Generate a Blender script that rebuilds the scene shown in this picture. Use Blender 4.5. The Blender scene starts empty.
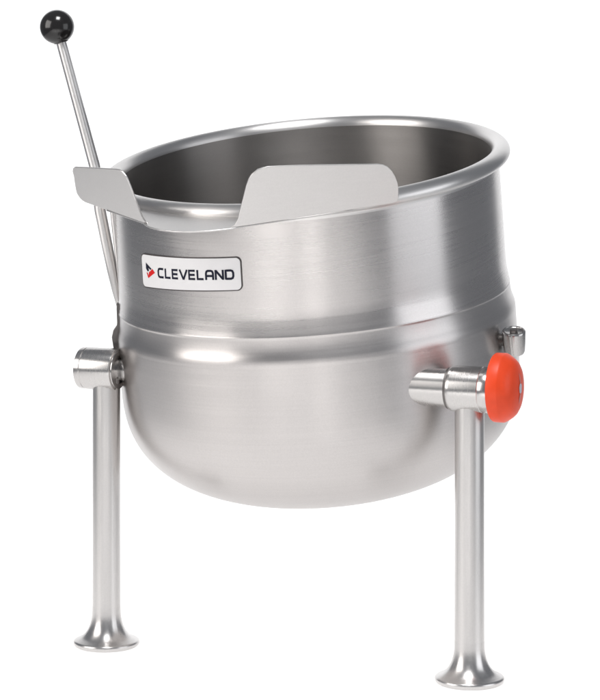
import bpy, bmesh, math
from mathutils import Vector, Matrix
PI = math.pi
S = bpy.context.scene
COL = S.collection
WORLD = {}          # where each mesh stands, for placing its sub-parts

# ------------------------------------------------------------------ helpers
def link(o, parent=None):
    COL.objects.link(o)
    if parent is not None:
        o.parent = parent
    return o

def obj(name, bm, mat, parent=None, matrix=None, smooth=True, sharp=35):
    bmesh.ops.recalc_face_normals(bm, faces=bm.faces)
    if smooth:
        for f in bm.faces:
            f.smooth = True
        lim = math.radians(sharp)
        for e in bm.edges:
            if len(e.link_faces) == 2 and e.calc_face_angle(0) > lim:
                e.smooth = False
    me = bpy.data.meshes.new(name)
    bm.to_mesh(me)
    bm.free()
    me.materials.append(mat)
    o = bpy.data.objects.new(name, me)
    link(o, parent)
    M = matrix if matrix is not None else Matrix()
    WORLD[o.name] = M
    if parent is not None:
        o.matrix_basis = WORLD.get(parent.name, Matrix()).inverted() @ M
    else:
        o.matrix_basis = M
    return o

def add_lathe(bm, prof, seg=96, M=None):
    """closed or open profile (r, z) turned round z; r == 0 ends become poles"""
    M = M or Matrix()
    rows = []
    for r, z in prof:
        if r < 1e-6:
            rows.append([bm.verts.new(M @ Vector((0, 0, z)))])
        else:
            rows.append([bm.verts.new(M @ Vector((r*math.cos(2*PI*i/seg), r*math.sin(2*PI*i/seg), z))) for i in range(seg)])
    for a, b in zip(rows, rows[1:]):
        for i in range(seg):
            j = (i+1) % seg
            if len(a) == 1 and len(b) == 1:
                continue
            if len(a) == 1:
                bm.faces.new((a[0], b[i], b[j]))
            elif len(b) == 1:
                bm.faces.new((a[i], b[0], a[j]))
            else:
                bm.faces.new((a[i], b[i], b[j], a[j]))
    return bm

def axis_matrix(p, d, x=None):
    d = Vector(d).normalized()
    q = d.to_track_quat('Z', 'Y').to_matrix().to_4x4()
    return Matrix.Translation(Vector(p)) @ q

def spline(pts, n=8):
    """Catmull-Rom through 2-D points"""
    P = [pts[0]] + list(pts) + [pts[-1]]
    out = []
    for i in range(1, len(P)-2):
        for k in range(n):
            t = k/n
            q = []
            for c in range(2):
                a, b, d, e = P[i-1][c], P[i][c], P[i+1][c], P[i+2][c]
                q.append(0.5*(2*b+(d-a)*t+(2*a-5*b+4*d-e)*t*t+(3*b-a-3*d+e)*t**3))
            out.append(tuple(q))
    out.append(tuple(pts[-1]))
    return out

# ------------------------------------------------------------------ materials
def brushed(name, base=(.57, .555, .548), rough=.3, aniso=.6, stretch=(6, 6, 260), tang='Z', var=.10, bump=.12, wave=.12):
    m = bpy.data.materials.new(name)
    m.use_nodes = True
    nt = m.node_tree
    N, L = nt.nodes, nt.links
    b = N['Principled BSDF']
    b.inputs['Metallic'].default_value = 1
    b.inputs['Anisotropic'].default_value = aniso
    tc = N.new('ShaderNodeTexCoord')
    mp = N.new('ShaderNodeMapping')
    mp.inputs['Scale'].default_value = stretch
    L.new(tc.outputs['Object'], mp.inputs['Vector'])
    nz = N.new('ShaderNodeTexNoise')
    nz.inputs['Scale'].default_value = 1
    nz.inputs['Detail'].default_value = 5
    nz.inputs['Roughness'].default_value = .65
    L.new(mp.outputs[0], nz.inputs['Vector'])
    # large soft wear clouds
    n2 = N.new('ShaderNodeTexNoise')
    n2.inputs['Scale'].default_value = 9
    n2.inputs['Detail'].default_value = 3
    L.new(tc.outputs['Object'], n2.inputs['Vector'])
    # fine satin grain
    n3 = N.new('ShaderNodeTexNoise')
    n3.inputs['Scale'].default_value = 520
    n3.inputs['Detail'].default_value = 2
    L.new(tc.outputs['Object'], n3.inputs['Vector'])
    mr = N.new('ShaderNodeMapRange')
    mr.inputs['From Min'].default_value = .25
    mr.inputs['From Max'].default_value = .75
    mr.inputs['To Min'].default_value = rough-.05
    mr.inputs['To Max'].default_value = rough+.07
    ad = N.new('ShaderNodeMath'); ad.operation = 'ADD'
    ml = N.new('ShaderNodeMath'); ml.operation = 'MULTIPLY'; ml.inputs[1].default_value = .5
    L.new(nz.outputs['Fac'], ad.inputs[0]); L.new(n2.outputs['Fac'], ad.inputs[1]); L.new(ad.outputs[0], ml.inputs[0])
    L.new(ml.outputs[0], mr.inputs['Value'])
    L.new(mr.outputs[0], b.inputs['Roughness'])
    mx = N.new('ShaderNodeMix'); mx.data_type = 'RGBA'
    lo = tuple(c*(1-var) for c in base)+(1,)
    hi = tuple(min(1, c*(1+var)) for c in base)+(1,)
    mx.inputs['A'].default_value = lo
    mx.inputs['B'].default_value = hi
    a2 = N.new('ShaderNodeMath'); a2.operation = 'ADD'
    m2 = N.new('ShaderNodeMath'); m2.operation = 'MULTIPLY'; m2.inputs[1].default_value = .5
    L.new(nz.outputs['Fac'], a2.inputs[0]); L.new(n3.outputs['Fac'], a2.inputs[1]); L.new(a2.outputs[0], m2.inputs[0])
    L.new(m2.outputs[0], mx.inputs['Factor'])
    L.new(mx.outputs['Result'], b.inputs['Base Color'])
    bp = N.new('ShaderNodeBump')
    bp.inputs['Strength'].default_value = bump
    bp.inputs['Distance'].default_value = .0006
    L.new(m2.outputs[0], bp.inputs['Height'])
    # faint waviness of the rolled sheet
    n4 = N.new('ShaderNodeTexNoise')
    n4.inputs['Scale'].default_value = 7
    n4.inputs['Detail'].default_value = 1.5
    L.new(tc.outputs['Object'], n4.inputs['Vector'])
    bw = N.new('ShaderNodeBump')
    bw.inputs['Strength'].default_value = wave
    bw.inputs['Distance'].default_value = .004
    L.new(n4.outputs['Fac'], bw.inputs['Height'])
    L.new(bw.outputs[0], bp.inputs['Normal'])
    L.new(bp.outputs[0], b.inputs['Normal'])
    if aniso > 0:
        tg = N.new('ShaderNodeTangent')
        tg.direction_type = 'RADIAL'
        tg.axis = tang
        b.inputs['Anisotropic Rotation'].default_value = .25
        L.new(tg.outputs[0], b.inputs['Tangent'])
    return m

def plain(name, col, rough=.5, metallic=0, spec=.5, coat=0, var=.06, scale=60, bump=0):
    m = bpy.data.materials.new(name)
    m.use_nodes = True
    nt = m.node_tree
    N, L = nt.nodes, nt.links
    b = N['Principled BSDF']
    b.inputs['Roughness'].default_value = rough
    b.inputs['Metallic'].default_value = metallic
    b.inputs['Specular IOR Level'].default_value = spec
    b.inputs['Coat Weight'].default_value = coat
    tc = N.new('ShaderNodeTexCoord')
    nz = N.new('ShaderNodeTexNoise')
    nz.inputs['Scale'].default_value = scale
    nz.inputs['Detail'].default_value = 4
    L.new(tc.outputs['Object'], nz.inputs['Vector'])
    mx = N.new('ShaderNodeMix'); mx.data_type = 'RGBA'
    mx.inputs['A'].default_value = tuple(c*(1-var) for c in col)+(1,)
    mx.inputs['B'].default_value = tuple(min(1, c*(1+var)) for c in col)+(1,)
    L.new(nz.outputs['Fac'], mx.inputs['Factor'])
    L.new(mx.outputs['Result'], b.inputs['Base Color'])
    if bump:
        bp = N.new('ShaderNodeBump'); bp.inputs['Strength'].default_value = bump; bp.inputs['Distance'].default_value = .0005
        L.new(nz.outputs['Fac'], bp.inputs['Height']); L.new(bp.outputs[0], b.inputs['Normal'])
    return m

STEEL_SHELL = brushed('brushed_steel_shell', base=(.555, .532, .522), rough=.27, aniso=.75, stretch=(1.5, 1.5, 300), var=.15)
STEEL_JACKET = brushed('brushed_steel_jacket', base=(.555, .532, .522), rough=.34, aniso=.7, stretch=(1.5, 1.5, 260), var=.15)
STEEL_RIM = brushed('polished_steel_rim', base=(.66, .645, .635), rough=.36, aniso=.75, stretch=(8, 8, 200), var=.06)
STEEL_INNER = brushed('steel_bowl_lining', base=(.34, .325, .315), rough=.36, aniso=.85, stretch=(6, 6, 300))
STEEL_PLATE = brushed('satin_steel_plate', base=(.60, .585, .575), rough=.42, aniso=0, stretch=(40, 40, 300), bump=.06)
STEEL_TUBE = brushed('brushed_steel_tube', base=(.60, .585, .575), rough=.30, aniso=.6, stretch=(300, 300, 14), bump=.06)
STEEL_ROD = brushed('brushed_steel_rod', base=(.68, .665, .655), rough=.42, aniso=.8, stretch=(300, 300, 14))
STEEL_TURNED = brushed('turned_steel', base=(.55, .535, .525), rough=.26, aniso=.6, stretch=(2, 2, 520), var=.08, bump=.04)
STEEL_VALVE = brushed('turned_valve_steel', base=(.50, .485, .475), rough=.25, aniso=.6, stretch=(300, 300, 20))
STEEL_DARK = brushed('dark_steel', base=(.16, .15, .145), rough=.4, aniso=0)
RED = plain('red_plastic_cap', (.74, .060, .013), rough=.42, spec=.35, var=.10, scale=90, bump=.05)
BLACK = plain('black_phenolic_knob', (.012, .011, .011), rough=.16, spec=.5)
INK = plain('navy_ink', (.012, .013, .028), rough=.6, spec=.15)
REDINK = plain('red_ink', (.60, .015, .015), rough=.6, spec=.15)
LABELWHITE = plain('white_label_stock', (.74, .73, .735), rough=.45, var=.02)
BORDER = plain('dark_label_edge', (.05, .042, .042), rough=.45)
BADGE = plain('silver_badge', (.50, .48, .54), rough=.45, var=.25, scale=400)
BADGEPINK = plain('worn_pink_badge', (.58, .17, .15), rough=.45, var=.25, scale=400)

# white translucent sheet, added so unseen lights beneath and behind wash out shadows
BACKLIT = bpy.data.materials.new('white_backlit_sheet')
BACKLIT.use_nodes = True
nt = BACKLIT.node_tree
nt.nodes.remove(nt.nodes['Principled BSDF'])
df = nt.nodes.new('ShaderNodeBsdfDiffuse'); tl = nt.nodes.new('ShaderNodeBsdfTranslucent'); ms = nt.nodes.new('ShaderNodeMixShader')
tcn = nt.nodes.new('ShaderNodeTexCoord'); nzn = nt.nodes.new('ShaderNodeTexNoise'); mxn = nt.nodes.new('ShaderNodeMix'); mxn.data_type = 'RGBA'
nzn.inputs['Scale'].default_value = 3
nt.links.new(tcn.outputs['Object'], nzn.inputs['Vector'])
mxn.inputs['A'].default_value = (.86, .86, .86, 1); mxn.inputs['B'].default_value = (.9, .9, .9, 1)
nt.links.new(nzn.outputs['Fac'], mxn.inputs['Factor'])
nt.links.new(mxn.outputs['Result'], df.inputs['Color']); nt.links.new(mxn.outputs['Result'], tl.inputs['Color'])
ms.inputs[0].default_value = .6
nt.links.new(df.outputs[0], ms.inputs[1]); nt.links.new(tl.outputs[0], ms.inputs[2])
nt.links.new(ms.outputs[0], nt.nodes['Material Output'].inputs['Surface'])

# ------------------------------------------------------------------ setting: white sweep
GROUND = .0052
bm = bmesh.new()
prof = [(-3.2, 0), (-1.5, 0), (0, 0), (1.2, 0)]
prof += [(1.2+.8*math.sin(a), .8-.8*math.cos(a)) for a in [PI/2*k/16 for k in range(1, 17)]]
prof += [(2.0, 1.6), (2.0, 2.2)]
W = 1.6
rows = [[bm.verts.new((x, y, z+GROUND)) for x in (-W, -W/2, 0, W/2, W)] for y, z in prof]
for a, b in zip(rows, rows[1:]):
    for i in range(4):
        bm.faces.new((a[i], a[i+1], b[i+1], b[i]))
fl = obj('floor', bm, BACKLIT)
fl['kind'] = 'structure'
fl['label'] = 'seamless white sweep the kettle stands on'

# ------------------------------------------------------------------ the kettle
root = bpy.data.objects.new('steam_kettle', None)
root.empty_display_size = .1
link(root)
root['label'] = 'brushed steel kettle tilted between two pipe legs, with black ball lever and red end cap'
root['category'] = 'steam kettle'

# tilted frame of the bowl: origin at the centre of the rim, z along the bowl's axis
def tilted(tx, ty, origin, scale=1):
    n = Vector((tx, ty, 1)).normalized()
    a = Vector((0, 1, 0)).cross(n).normalized()
    b = n.cross(a)
    return Matrix(((a.x, b.x, n.x, origin[0]), (a.y, b.y, n.y, origin[1]), (a.z, b.z, n.z, origin[2]), (0, 0, 0, 1))) @ Matrix.Scale(scale, 4)
K = tilted(-.0926, -.1615, (.00562, .0237, .66954), 1.008)       # rim, origin at its centre
KG = tilted(-.0787, -.16678, (.00786, .02382, .67088), 1.007)    # pouring guard
J = tilted(-.0815, -.10342, (.0216, .0537, .45063))            # steam jacket, origin at its shoulder

def az(a, r, z):   # azimuth from the viewer's side, to the right
    a = math.radians(a)
    return Vector((r*math.sin(a), -r*math.cos(a), z))

SEG = 192
# rim: rolled lip
bm = bmesh.new()
lip = spline([(.2548, -.0125), (.2556, -.0082), (.2578, -.0040), (.2615, -.0010), (.2660, .0002), (.2710, -.0004), (.2757, -.0030), (.2789, -.0068), (.2800, -.0110), (.2789, -.0152), (.2757, -.0184), (.2715, -.0196), (.2675, -.0200), (.2648, -.0222), (.2642, -.026)], 4)
add_lathe(bm, lip, SEG)
rim = obj('rim', bm, STEEL_RIM, root, K, sharp=60)

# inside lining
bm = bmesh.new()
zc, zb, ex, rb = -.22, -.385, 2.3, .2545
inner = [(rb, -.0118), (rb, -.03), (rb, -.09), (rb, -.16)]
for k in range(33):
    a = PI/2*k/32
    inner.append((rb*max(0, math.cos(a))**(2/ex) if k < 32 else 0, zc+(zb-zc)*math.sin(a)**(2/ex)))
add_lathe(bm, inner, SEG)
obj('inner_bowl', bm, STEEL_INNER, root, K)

# upper shell: from under the rim down to the weld band
TOP_R, TOP_Z, BOT_R, BOT_Z = .2640, -.0235, .2683, .0545
def shell_point(a, t, h=0.0):
    return (K @ az(a, TOP_R+h, TOP_Z)).lerp(J @ az(a, BOT_R+h, BOT_Z), t)
bm = bmesh.new()
KI = K.inverted()
rows = [[bm.verts.new(KI @ shell_point(360*k/SEG, t)) for k in range(SEG)] for t in [q/10 for q in range(11)]]
flare = [(.26865, .0510), (.2690, .0475), (.26945, .0440), (.2699, .0405), (.2704, .0370), (.2709, .0338), (.2713, .0318)]
rows += [[bm.verts.new(KI @ (J @ az(360*k/SEG, r, z))) for k in range(SEG)] for r, z in flare]
for a, b in zip(rows, rows[1:]):
    for k in range(SEG):
        bm.faces.new((a[k], a[(k+1) % SEG], b[(k+1) % SEG], b[k]))
obj('upper_shell', bm, STEEL_SHELL, root, K)

# weld band between shell and jacket
bm = bmesh.new()
band = spline([(.2712, .0320), (.2716, .0303), (.2713, .0288), (.2711, .0270), (.2715, .0205), (.2724, .0140), (.2736, .0090), (.2751, .0045), (.2762, .0005), (.2767, -.0040), (.2766, -.0085)], 5)
add_lathe(bm, band, SEG)
obj('jacket_band', bm, STEEL_JACKET, root, J, sharp=70)

# steam jacket
bm = bmesh.new()
zc, zb, ex, rb = -.0755, -.2465, 2.56, .2764
jk = [(.2766, -.0082), (.2765, -.03), (.2764, -.055)]
for k in range(49):
    a = PI/2*k/48
    jk.append((rb*max(0, math.cos(a))**(2/ex) if k < 48 else 0, zc+(zb-zc)*math.sin(a)**(2/ex)))
add_lathe(bm, jk, SEG)
obj('steam_jacket', bm, STEEL_JACKET, root, J)

# pouring guard: spout floor and two upright flaps
def plate(bm, pts, nrm, t):
    """flat outline (3-D points) thickened by t along -nrm, edges softened"""
    top = [bm.verts.new(p) for p in pts]
    bot = [bm.verts.new(Vector(p)-nrm*t) for p in pts]
    m = len(pts)
    f1 = bm.faces.new(top)
    f2 = bm.faces.new(bot[::-1])
    sides = []
    for i in range(m):
        j = (i+1) % m
        sides.append(bm.faces.new((top[j], top[i], bot[i], bot[j])))
    bmesh.ops.triangulate(bm, faces=[f1, f2])

def flap(A, B, flare, uv, t=.0022):
    A, B = Vector(A), Vector(B)
    d = (B-A).normalized()
    z = Vector((0, 0, 1))
    out = d.cross(z)
    if out.dot(A) < 0:
        out = -out
    up = z*math.cos(flare)+out*math.sin(flare)
    nn = d.cross(up).normalized()
    if nn.dot(A) < 0:
        nn = -nn
    pts = [A+d*u+up*v for u, v in uv]
    return pts, nn

LF = [(.1620, .0400), (.1592, .0475), (.1530, .0530), (.1447, .0567), (.1100, .0618), (.0500, .0705), (.0132, .0757), (.0030, .0766), (-.0050, .0752), (-.0100, .0695), (-.0108, .0620), (-.0095, .0500), (-.0070, .0340), (-.0040, .0190), (-.0030, .0080), (-.0060, .0015), (-.0110, -.0012),
      (0, -.0016), (.1640, -.0012), (.1712, .0002), (.1762, .0030), (.1788, .0075), (.1785, .0130), (.1740, .0215)]
RF = [(-.0120, -.0012), (-.0066, .0020), (-.0025, .0100), (-.0004, .0211), (.0040, .0400), (.0075, .0562), (.0103, .0650), (.0145, .0722), (.0220, .0782), (.0348, .0802), (.0800, .0748), (.1300, .0675), (.1769, .0606), (.1840, .0585), (.1905, .0543), (.1965, .0475), (.2010, .0390), (.2045, .0290), (.2066, .0180), (.2069, .0075), (.2063, .0025), (.2045, .0000), (.1990, -.0010), (.05, -.0015)]
GZ = -.0140
bm = bmesh.new()
p, nn = flap((-.2114, -.2537, GZ), (-.3027, -.1003, GZ), math.radians(20), LF)
plate(bm, p, nn, .0022)
p, nn = flap((-.0876, -.3163, GZ+.0005), (.1080, -.2645, GZ+.0022), math.radians(20), RF)
plate(bm, p, nn, .0022)
# spout floor between the rim and the flaps
outer = [(-.2640, -.1660), (-.2370, -.2110), (-.2114, -.2537), (-.2075, -.2680), (-.2010, -.2815), (-.1880, -.2990), (-.1700, -.3130), (-.1497, -.3210), (-.1250, -.3240), (-.1020, -.3225), (-.0876, -.3157), (-.04, -.3016), (.02, -.2837), (.0700, -.2690)]
inn = [az(a, .2705, GZ+.0002) for a in [14, 6, -2, -8, -14, -20, -26, -32, -38, -44, -50, -56, -58]]
pts = [Vector((x, y, GZ-.0006)) for x, y in outer] + [Vector((q.x, q.y, GZ-.0006)) for q in inn]
plate(bm, pts, Vector((0, 0, 1)), .0020)
g = obj('pouring_guard', bm, STEEL_PLATE, root, KG, sharp=30)
bv = g.modifiers.new('edge', 'BEVEL'); bv.width = .0006; bv.segments = 2; bv.limit_method = 'ANGLE'; bv.angle_limit = math.radians(50)

# nameplate, wrapped round the shell
def wrap(s, t, h):
    a = -38.2 + math.degrees(s/.2667)
    z = -.0968 + .042*s + t
    return shell_point(a, (TOP_Z-z)/.1325, h)

def rounded_panel(bm, w, h, rad, h0, h1, cols=60):
    """curved plate with rounded corners, w by h, from height h0 to h1 over the shell"""
    xs = sorted(set([-w/2+w*k/cols for k in range(cols+1)] + [sg*(w/2-rad+rad*math.sin(PI/2*k/8)) for k in range(9) for sg in (-1, 1)]))
    top, bot = [], []
    for x in xs:
        e = max(0, abs(x)-(w/2-rad))
        yy = h/2-rad+math.sqrt(max(0, rad*rad-e*e))
        top.append((x, yy)); bot.append((x, -yy))
    T = [bm.verts.new(wrap(x, y, h1)) for x, y in top]
    Mi = [bm.verts.new(wrap(x, 0, h1)) for x, y in top]
    B = [bm.verts.new(wrap(x, y, h1)) for x, y in bot]
    for i in range(len(xs)-1):
        bm.faces.new((B[i], B[i+1], Mi[i+1], Mi[i])); bm.faces.new((Mi[i], Mi[i+1], T[i+1], T[i]))
    loop = [(x, y) for x, y in bot] + [(x, y) for x, y in top[::-1]]
    V = B + T[::-1]
    U = [bm.verts.new(wrap(x, y, h0)) for x, y in loop]
    for i in range(len(V)):
        j = (i+1) % len(V)
        bm.faces.new((V[i], V[j], U[j], U[i]))

bm = bmesh.new(); rounded_panel(bm, .1725, .0462, .0074, -.0004, .0010)
np_ = obj('nameplate', bm, BORDER, root)
bm = bmesh.new(); rounded_panel(bm, .1695, .0432, .0062, .0008, .0014)
obj('label_panel', bm, LABELWHITE, np_)

def ribbon(bm, pts, w, h, closed=False):
    """flat stroke of width w along 2-D points, mitred, wrapped on the shell"""
    m = len(pts)
    L_, R_ = [], []
    for i in range(m):
        p = Vector(pts[i])
        a = Vector(pts[i-1]) if (i > 0 or closed) else None
        b = Vector(pts[(i+1) % m]) if (i < m-1 or closed) else None
        d1 = (p-a).normalized() if a is not None else None
        d2 = (b-p).normalized() if b is not None else None
        if d1 is None: d1 = d2
        if d2 is None: d2 = d1
        n1 = Vector((-d1.y, d1.x)); n2 = Vector((-d2.y, d2.x))
        mm = (n1+n2)
        if mm.length < 1e-6: mm = n1
        mm.normalize()
        k = w/2/max(.78, mm.dot(n1))
        L_.append(p+mm*k); R_.append(p-mm*k)
    LV = [bm.verts.new(wrap(q.x, q.y, h)) for q in L_]
    RV = [bm.verts.new(wrap(q.x, q.y, h)) for q in R_]
    for i in range(m if closed else m-1):
        j = (i+1) % m
        bm.faces.new((RV[i], RV[j], LV[j], LV[i]))

GL = {  # strokes on a unit box
    'C': [[(1, 1), (.28, 1), (.10, .93), (0, .72), (0, .28), (.10, .07), (.28, 0), (1, 0)]],
    'L': [[(0, 1.1), (0, 0), (1, 0)]],
    'E': [[(1, 1), (0, 1), (0, 0), (1, 0)], [(.05, .5), (.95, .5)]],
    'V': [[(-.06, 1.1), (.5, -.1)], [(.5, -.1), (1.06, 1.1)]],
    'A': [[(0, -.1), (0, .70), (.10, .92), (.28, 1), (.72, 1), (.90, .92), (1, .70), (1, -.1)], [(.05, .38), (.95, .38)]],
    'N': [[(0, -.1), (0, 1.1)], [(.03, 1.02), (.97, -.02)], [(1, -.1), (1, 1.1)]],
    'D': [[(0, 1), (.70, 1), (.90, .92), (1, .70), (1, .30), (.90, .08), (.70, 0), (0, 0)]],
}
bm = bmesh.new()
sw = .0029
x = -.0478
t0, t1 = -.0062, .0050
for ch in 'CLEVELAND':
    wd = {'C': .0103, 'L': .0092, 'E': .0095, 'V': .0112, 'A': .0105, 'N': .0105, 'D': .0105}[ch]
    for q, st in enumerate(GL[ch]):
        ribbon(bm, [(x+px*wd, t0+py*(t1-t0)) for px, py in st], sw, .0017+.00008*q)
    if ch == 'D':
        ribbon(bm, [(x, t0-.0011), (x, t1+.0011)], sw, .0018)
    x += wd + .0040
obj('lettering', bm, INK, np_, smooth=False)

def decal(name, polys, mat, h):
    bm = bmesh.new()
    for po in polys:
        f = bm.faces.new([bm.verts.new(wrap(-.0745+(X-120)/135*.0185, .0107-(Y-110)/215*.0195, h)) for X, Y in po])
        bmesh.ops.triangulate(bm, faces=[f])
    return obj(name, bm, mat, np_, smooth=False)
decal('emblem', [[(119, 104), (210, 188), (190, 206), (158, 178), (166, 222), (142, 236), (117, 190)]], INK, .0017)
decal('emblem', [[(222, 186), (262, 240), (148, 334), (124, 252), (142, 250), (154, 298), (188, 270), (166, 240), (186, 226), (206, 254), (224, 238), (206, 204)]], REDINK, .0017)

# ------------------------------------------------------------------ trunnions and legs
HT = .38166
PL = Vector((-.26376, -.00285, HT))
PR = Vector((.21783, -.19736, HT))
u = (PR-PL).normalized()

def turned(name, p0, axis, prof, mat, parent, seg=72, sharp=35):
    bm = bmesh.new()
    add_lathe(bm, prof, seg)
    return obj(name, bm, mat, parent, axis_matrix(p0, axis), sharp=sharp)

def make_leg(p):
    prof = [(.0189, HT-.012), (.0189, .30), (.0189, .20), (.0189, .10)]
    prof = [(0, HT-.012)] + prof
    prof += [(.0190, .056)]
    leg = turned('leg', (p.x, p.y, 0), (0, 0, 1), prof, STEEL_TUBE, root)
    ft = spline([(.0191, .0565), (.0195, .046), (.0208, .037), (.0234, .028), (.0275, .0200), (.0335, .0135), (.0400, .0098), (.0432, .0082), (.0446, .0062), (.0446, .0036), (.0436, .0012), (.0420, 0)], 4)
    ft += [(0, 0)]
    ft = [(r, GROUND+.0003+z*.93) for r, z in ft]
    turned('foot_flange', (p.x, p.y, 0), (0, 0, 1), ft, STEEL_TUBE, leg, sharp=50)
    return leg
make_leg(PL)
make_leg(PR)

# right side: stub pipe out of the jacket, bearing housing, red cap
turned('trunnion_pipe', PR, u, [(0, -.16), (.0243, -.16), (.0243, -.0240), (.0225, -.0222), (0, -.022)], STEEL_TURNED, root)
h = turned('trunnion_housing', PR, u, [(0, -.0250), (.0264, -.0250), (.0280, -.0244), (.0291, -.0225), (.0294, -.0195), (.0294, .0180), (.0289, .0187), (.0289, .0194), (.0294, .0202), (.0294, .0300), (.0286, .0315), (0, .0315)], STEEL_TURNED, root)
turned('trunnion_collar', PR, u, [(.0225, -.0280), (.0266, -.0280), (.0266, -.0240), (.0225, -.0240)], STEEL_DARK, h)
PC = PR+u*.0025+Vector((0, 0, .0042))
cap = turned('end_cap', PC, u, [(0, .0312), (.0400, .0312), (.0428, .0318), (.0440, .0334), (.0442, .0350), (.0442, .0452), (.0438, .0466), (.0430, .0480), (.0408, .0515), (.0382, .0552), (.0350, .0586), (.0300, .0615), (.0230, .0634), (.0150, .0647), (.0075, .0653), (0, .0655)], RED, root, sharp=22)
# worn silver badge on the dome of the cap
bm = bmesh.new()
CM = axis_matrix(PC, u)
def dome(r):
    pts = [(0, .0657), (.0075, .0655), (.0150, .0647), (.0225, .0630), (.0285, .0607)]
    for (r0, z0), (r1, z1) in zip(pts, pts[1:]):
        if r <= r1:
            return z0+(z1-z0)*(r-r0)/(r1-r0)
    return .0607
xa = CM.to_3x3().inverted() @ Vector((0, 0, 1))
va = Vector((xa.x, xa.y)).normalized()       # 'up' on the cap's face
ha = Vector((-va.y, va.x))
def badge(poly):
    P = []
    for a, b in poly:
        q = ha*a + va*b
        P.append(bm.verts.new((q.x, q.y, dome(q.length)+.0005)))
    bmesh.ops.triangulate(bm, faces=[bm.faces.new(P)])
badge([(-.0040, -.0050), (.0010, -.0065), (.0050, -.0040), (.0060, .0020), (.0035, .0060), (-.0010, .0070), (-.0050, .0040)])
obj('badge', bm, BADGE, cap, CM)
bm = bmesh.new()
badge([(-.0015, .0075), (.0020, .0070), (.0030, .0130), (.0005, .0205), (-.0012, .0150)])
badge([(-.0025, -.0070), (.0030, -.0070), (.0045, -.0130), (.0015, -.0200), (-.0015, -.0150)])
obj('badge', bm, BADGEPINK, cap, CM)

# left side
turned('trunnion_pipe', PL+Vector((0, .011, 0)), u, [(0, .12), (.0165, .12), (.0165, .015), (0, .015)], STEEL_TURNED, root)
h = turned('trunnion_housing', PL, u, [(0, -.0375), (.0266, -.0375), (.0277, -.0368), (.0281, -.0352), (.0281, -.0295), (.0276, -.0289), (.0276, -.0282), (.0284, -.0276), (.0285, -.025), (.0285, .0150), (.0280, .0170), (.0264, .0177), (0, .0177)], STEEL_TURNED, root)
turned('trunnion_collar', PL, u, [(.0200, .0176), (.0256, .0176), (.0256, .0196), (.0200, .0196)], STEEL_TURNED, h)

# ------------------------------------------------------------------ tilting lever
def tube(bm, pts, seg=32):
    """pts: (Vector, radius[, flat]); straight-ish rod with round section, flat squashes its depth"""
    rows = []
    d = (pts[-1][0]-pts[0][0]).normalized()
    e1 = Vector((0, 1, 0)); e2 = d.cross(e1).normalized(); e1 = e2.cross(d)
    for q in pts:
        p, r = q[0], q[1]
        fl_ = q[2] if len(q) > 2 else 1
        rows.append([bm.verts.new(p + e2*r*math.cos(2*PI*i/seg) + e1*r*fl_*math.sin(2*PI*i/seg)) for i in range(seg)])
    for a, b in zip(rows, rows[1:]):
        for i in range(seg):
            j = (i+1) % seg
            bm.faces.new((a[i], a[j], b[j], b[i]))
    bm.faces.new(rows[0][::-1]); bm.faces.new(rows[-1])

top = Vector((-0.3367, 0.0541, 0.848))
a1 = Vector((-0.2846, 0.0541, 0.6554))
a2 = Vector((-0.2771, 0.0541, 0.5943))
a3 = Vector((-0.2505, 0.0541, 0.4624))
bm = bmesh.new()
dirv = (a1-top).normalized()
tube(bm, [(top+dirv*.018, .0072), (top+dirv*.10, .0074), (a1, .0078), (a2, .0080), (a2.lerp(a3, .35), .0078), (a2.lerp(a3, .65), .0072, .8), (a2.lerp(a3, .85), .0058, .6), (a3, .0040, .5)])
lever = obj('tilt_lever', bm, STEEL_ROD, root, sharp=50)
bm = bmesh.new()
KR = .0238
kp = [(0, KR)]
for k in range(1, 40):
    a = PI*k/40
    if a > PI-.46: break
    kp.append((KR*math.sin(a), KR*math.cos(a)))
kp += [(.0098, -.0222), (.0094, -.0228), (0, -.0228)]
add_lathe(bm, kp, 64)
obj('ball_knob', bm, BLACK, lever, axis_matrix(top, -dirv), sharp=40)
# thin brace rod next to the shell
b1 = Vector((-0.2614, 0.048, 0.6134)); b2 = Vector((-0.2457, 0.048, 0.4674))
bm = bmesh.new()
tube(bm, [(b1, .0036), (b1.lerp(b2, .5), .0036), (b2, .0030)])
obj('brace_rod', bm, STEEL_ROD, root)
# bracket that carries the lever
bm = bmesh.new()
def px(x, y):      # metres in the plane y = .022, from the drawing of the bracket
    return (x-121)*.001388-0.2489, 0.4574-(y-308)*.001388
poly = [(119.0, 300), (121.5, 300), (127, 313), (131, 316), (131, 350), (117.5, 350), (116, 343), (114.5, 333), (116, 326), (119.5, 321), (120.5, 315)]
P = [px(*q) for q in poly]
f = [bm.verts.new((x_, .014, z_)) for x_, z_ in P]; b_ = [bm.verts.new((x_, .038, z_)) for x_, z_ in P]
F = [bm.faces.new(f), bm.faces.new(b_[::-1])]
for i in range(len(P)):
    j = (i+1) % len(P)
    bm.faces.new((f[j], f[i], b_[i], b_[j]))
bmesh.ops.triangulate(bm, faces=F)
br = obj('lever_bracket', bm, STEEL_DARK, root, smooth=False)
bv = br.modifiers.new('edge', 'BEVEL'); bv.width = .001; bv.segments = 2; bv.limit_method = 'ANGLE'

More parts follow.
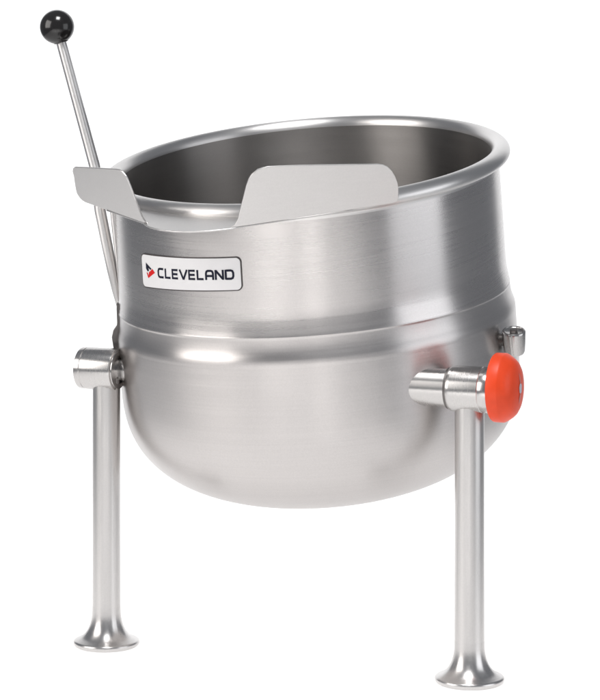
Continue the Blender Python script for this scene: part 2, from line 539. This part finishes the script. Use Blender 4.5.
# ------------------------------------------------------------------ valve on the right of the jacket
VP = Vector((0.2855, -0.0769, 0))
VM = axis_matrix((VP.x, VP.y, .4290), (-.06, -.34, 1))
bm = bmesh.new()
add_lathe(bm, [(0, -.0185), (.0095, -.0185), (.0128, -.0172), (.0142, -.0140), (.0152, -.002), (.0158, .0125), (.0156, .0142), (.0148, .0152), (.0132, .0156), (.0122, .0142), (.0110, .0136), (0, .0136)], 48)
vb = obj('safety_valve', bm, STEEL_VALVE, root, VM)
bm = bmesh.new()
add_lathe(bm, [(0, .0120), (.0052, .0120), (.0052, .0165), (.0044, .0175), (0, .0175)], 6)
obj('valve_nut', bm, STEEL_DARK, vb, VM)
bm = bmesh.new()
add_lathe(bm, [(0, 0), (.008, 0), (.008, .040), (0, .040)], 24)
obj('valve_stem', bm, STEEL_DARK, vb, axis_matrix((VP.x, VP.y, .4290), Vector((.03, .07, .43))-Vector((VP.x, VP.y, .43))))

# ------------------------------------------------------------------ camera
cam = bpy.data.cameras.new('camera')
co = link(bpy.data.objects.new('camera', cam))
co.location = (0, -3.40227, .83448)
co.rotation_euler = (PI/2, 0, 0)
cam.sensor_fit = 'HORIZONTAL'
cam.sensor_width = 36
cam.lens = 2493.9/600*36
cam.shift_y = -(350-36.742)/600
cam.clip_end = 100
S.camera = co

# ------------------------------------------------------------------ light
def area(name, loc, target, size, power, size_y=None, col=(1, 1, 1)):
    l = bpy.data.lights.new(name, 'AREA')
    l.energy = power; l.color = col
    l.shape = 'RECTANGLE' if size_y else 'SQUARE'
    l.size = size
    if size_y: l.size_y = size_y
    o = link(bpy.data.objects.new(name, l))
    o.location = loc
    o.rotation_euler = (Vector(target)-Vector(loc)).to_track_quat('-Z', 'Y').to_euler()
    return o
area('added_underfloor_light', (-.22, .05, -.45), (-.22, .05, 0), 1.9, 24, 2.5, (1, .975, .955))  # added below the translucent floor to burn it white without shadows
for sx, sp in ((-1.10, 8.0), (-.52, 9.5), (.08, 9.5), (.66, 4.5)):
    area('added_front_strip', (sx, -1.95, -.22), (sx, -1.95, 0), .34, sp, 1.8, (1, .975, .955))  # unseen strips added to brighten and streak the upper shell's reflections
area('added_backdrop_light', (0, 3.4, 1.7), (0, 1.8, 1.5), 3.4, 72, 3.2)  # added behind the backdrop so it clips to white
area('added_curve_light', (0, 2.5, -.7), (0, 1.6, .3), 2.6, 38, 1.2)  # added to even out the dimmer curve of the sweep
area('key_softbox', (-2.5, -1.2, 1.5), (0, 0, .45), 1.8, 48, 1.9, (1, .965, .93))
area('added_right_fill', (2.6, -1.3, .9), (0, 0, .4), 1.9, 19, 1.9, (.95, .97, 1))  # added fill, no real source; lifts the bowl's darker right side
area('added_overhead_fill', (.0, -1.0, 2.8), (.02, .1, .5), .75, 50, .8)  # added out of view to brighten the bowl's inside and lip

w = bpy.data.worlds.new('World')
S.world = w
w.use_nodes = True
bg = w.node_tree.nodes['Background']
bg.inputs['Color'].default_value = (.49, .515, .56, 1)
bg.inputs['Strength'].default_value = .42

S.view_settings.view_transform = 'Standard'
S.view_settings.look = 'None'
S.view_settings.exposure = 0
S.view_settings.gamma = 1
S.cycles.max_bounces = 12
S.cycles.glossy_bounces = 8
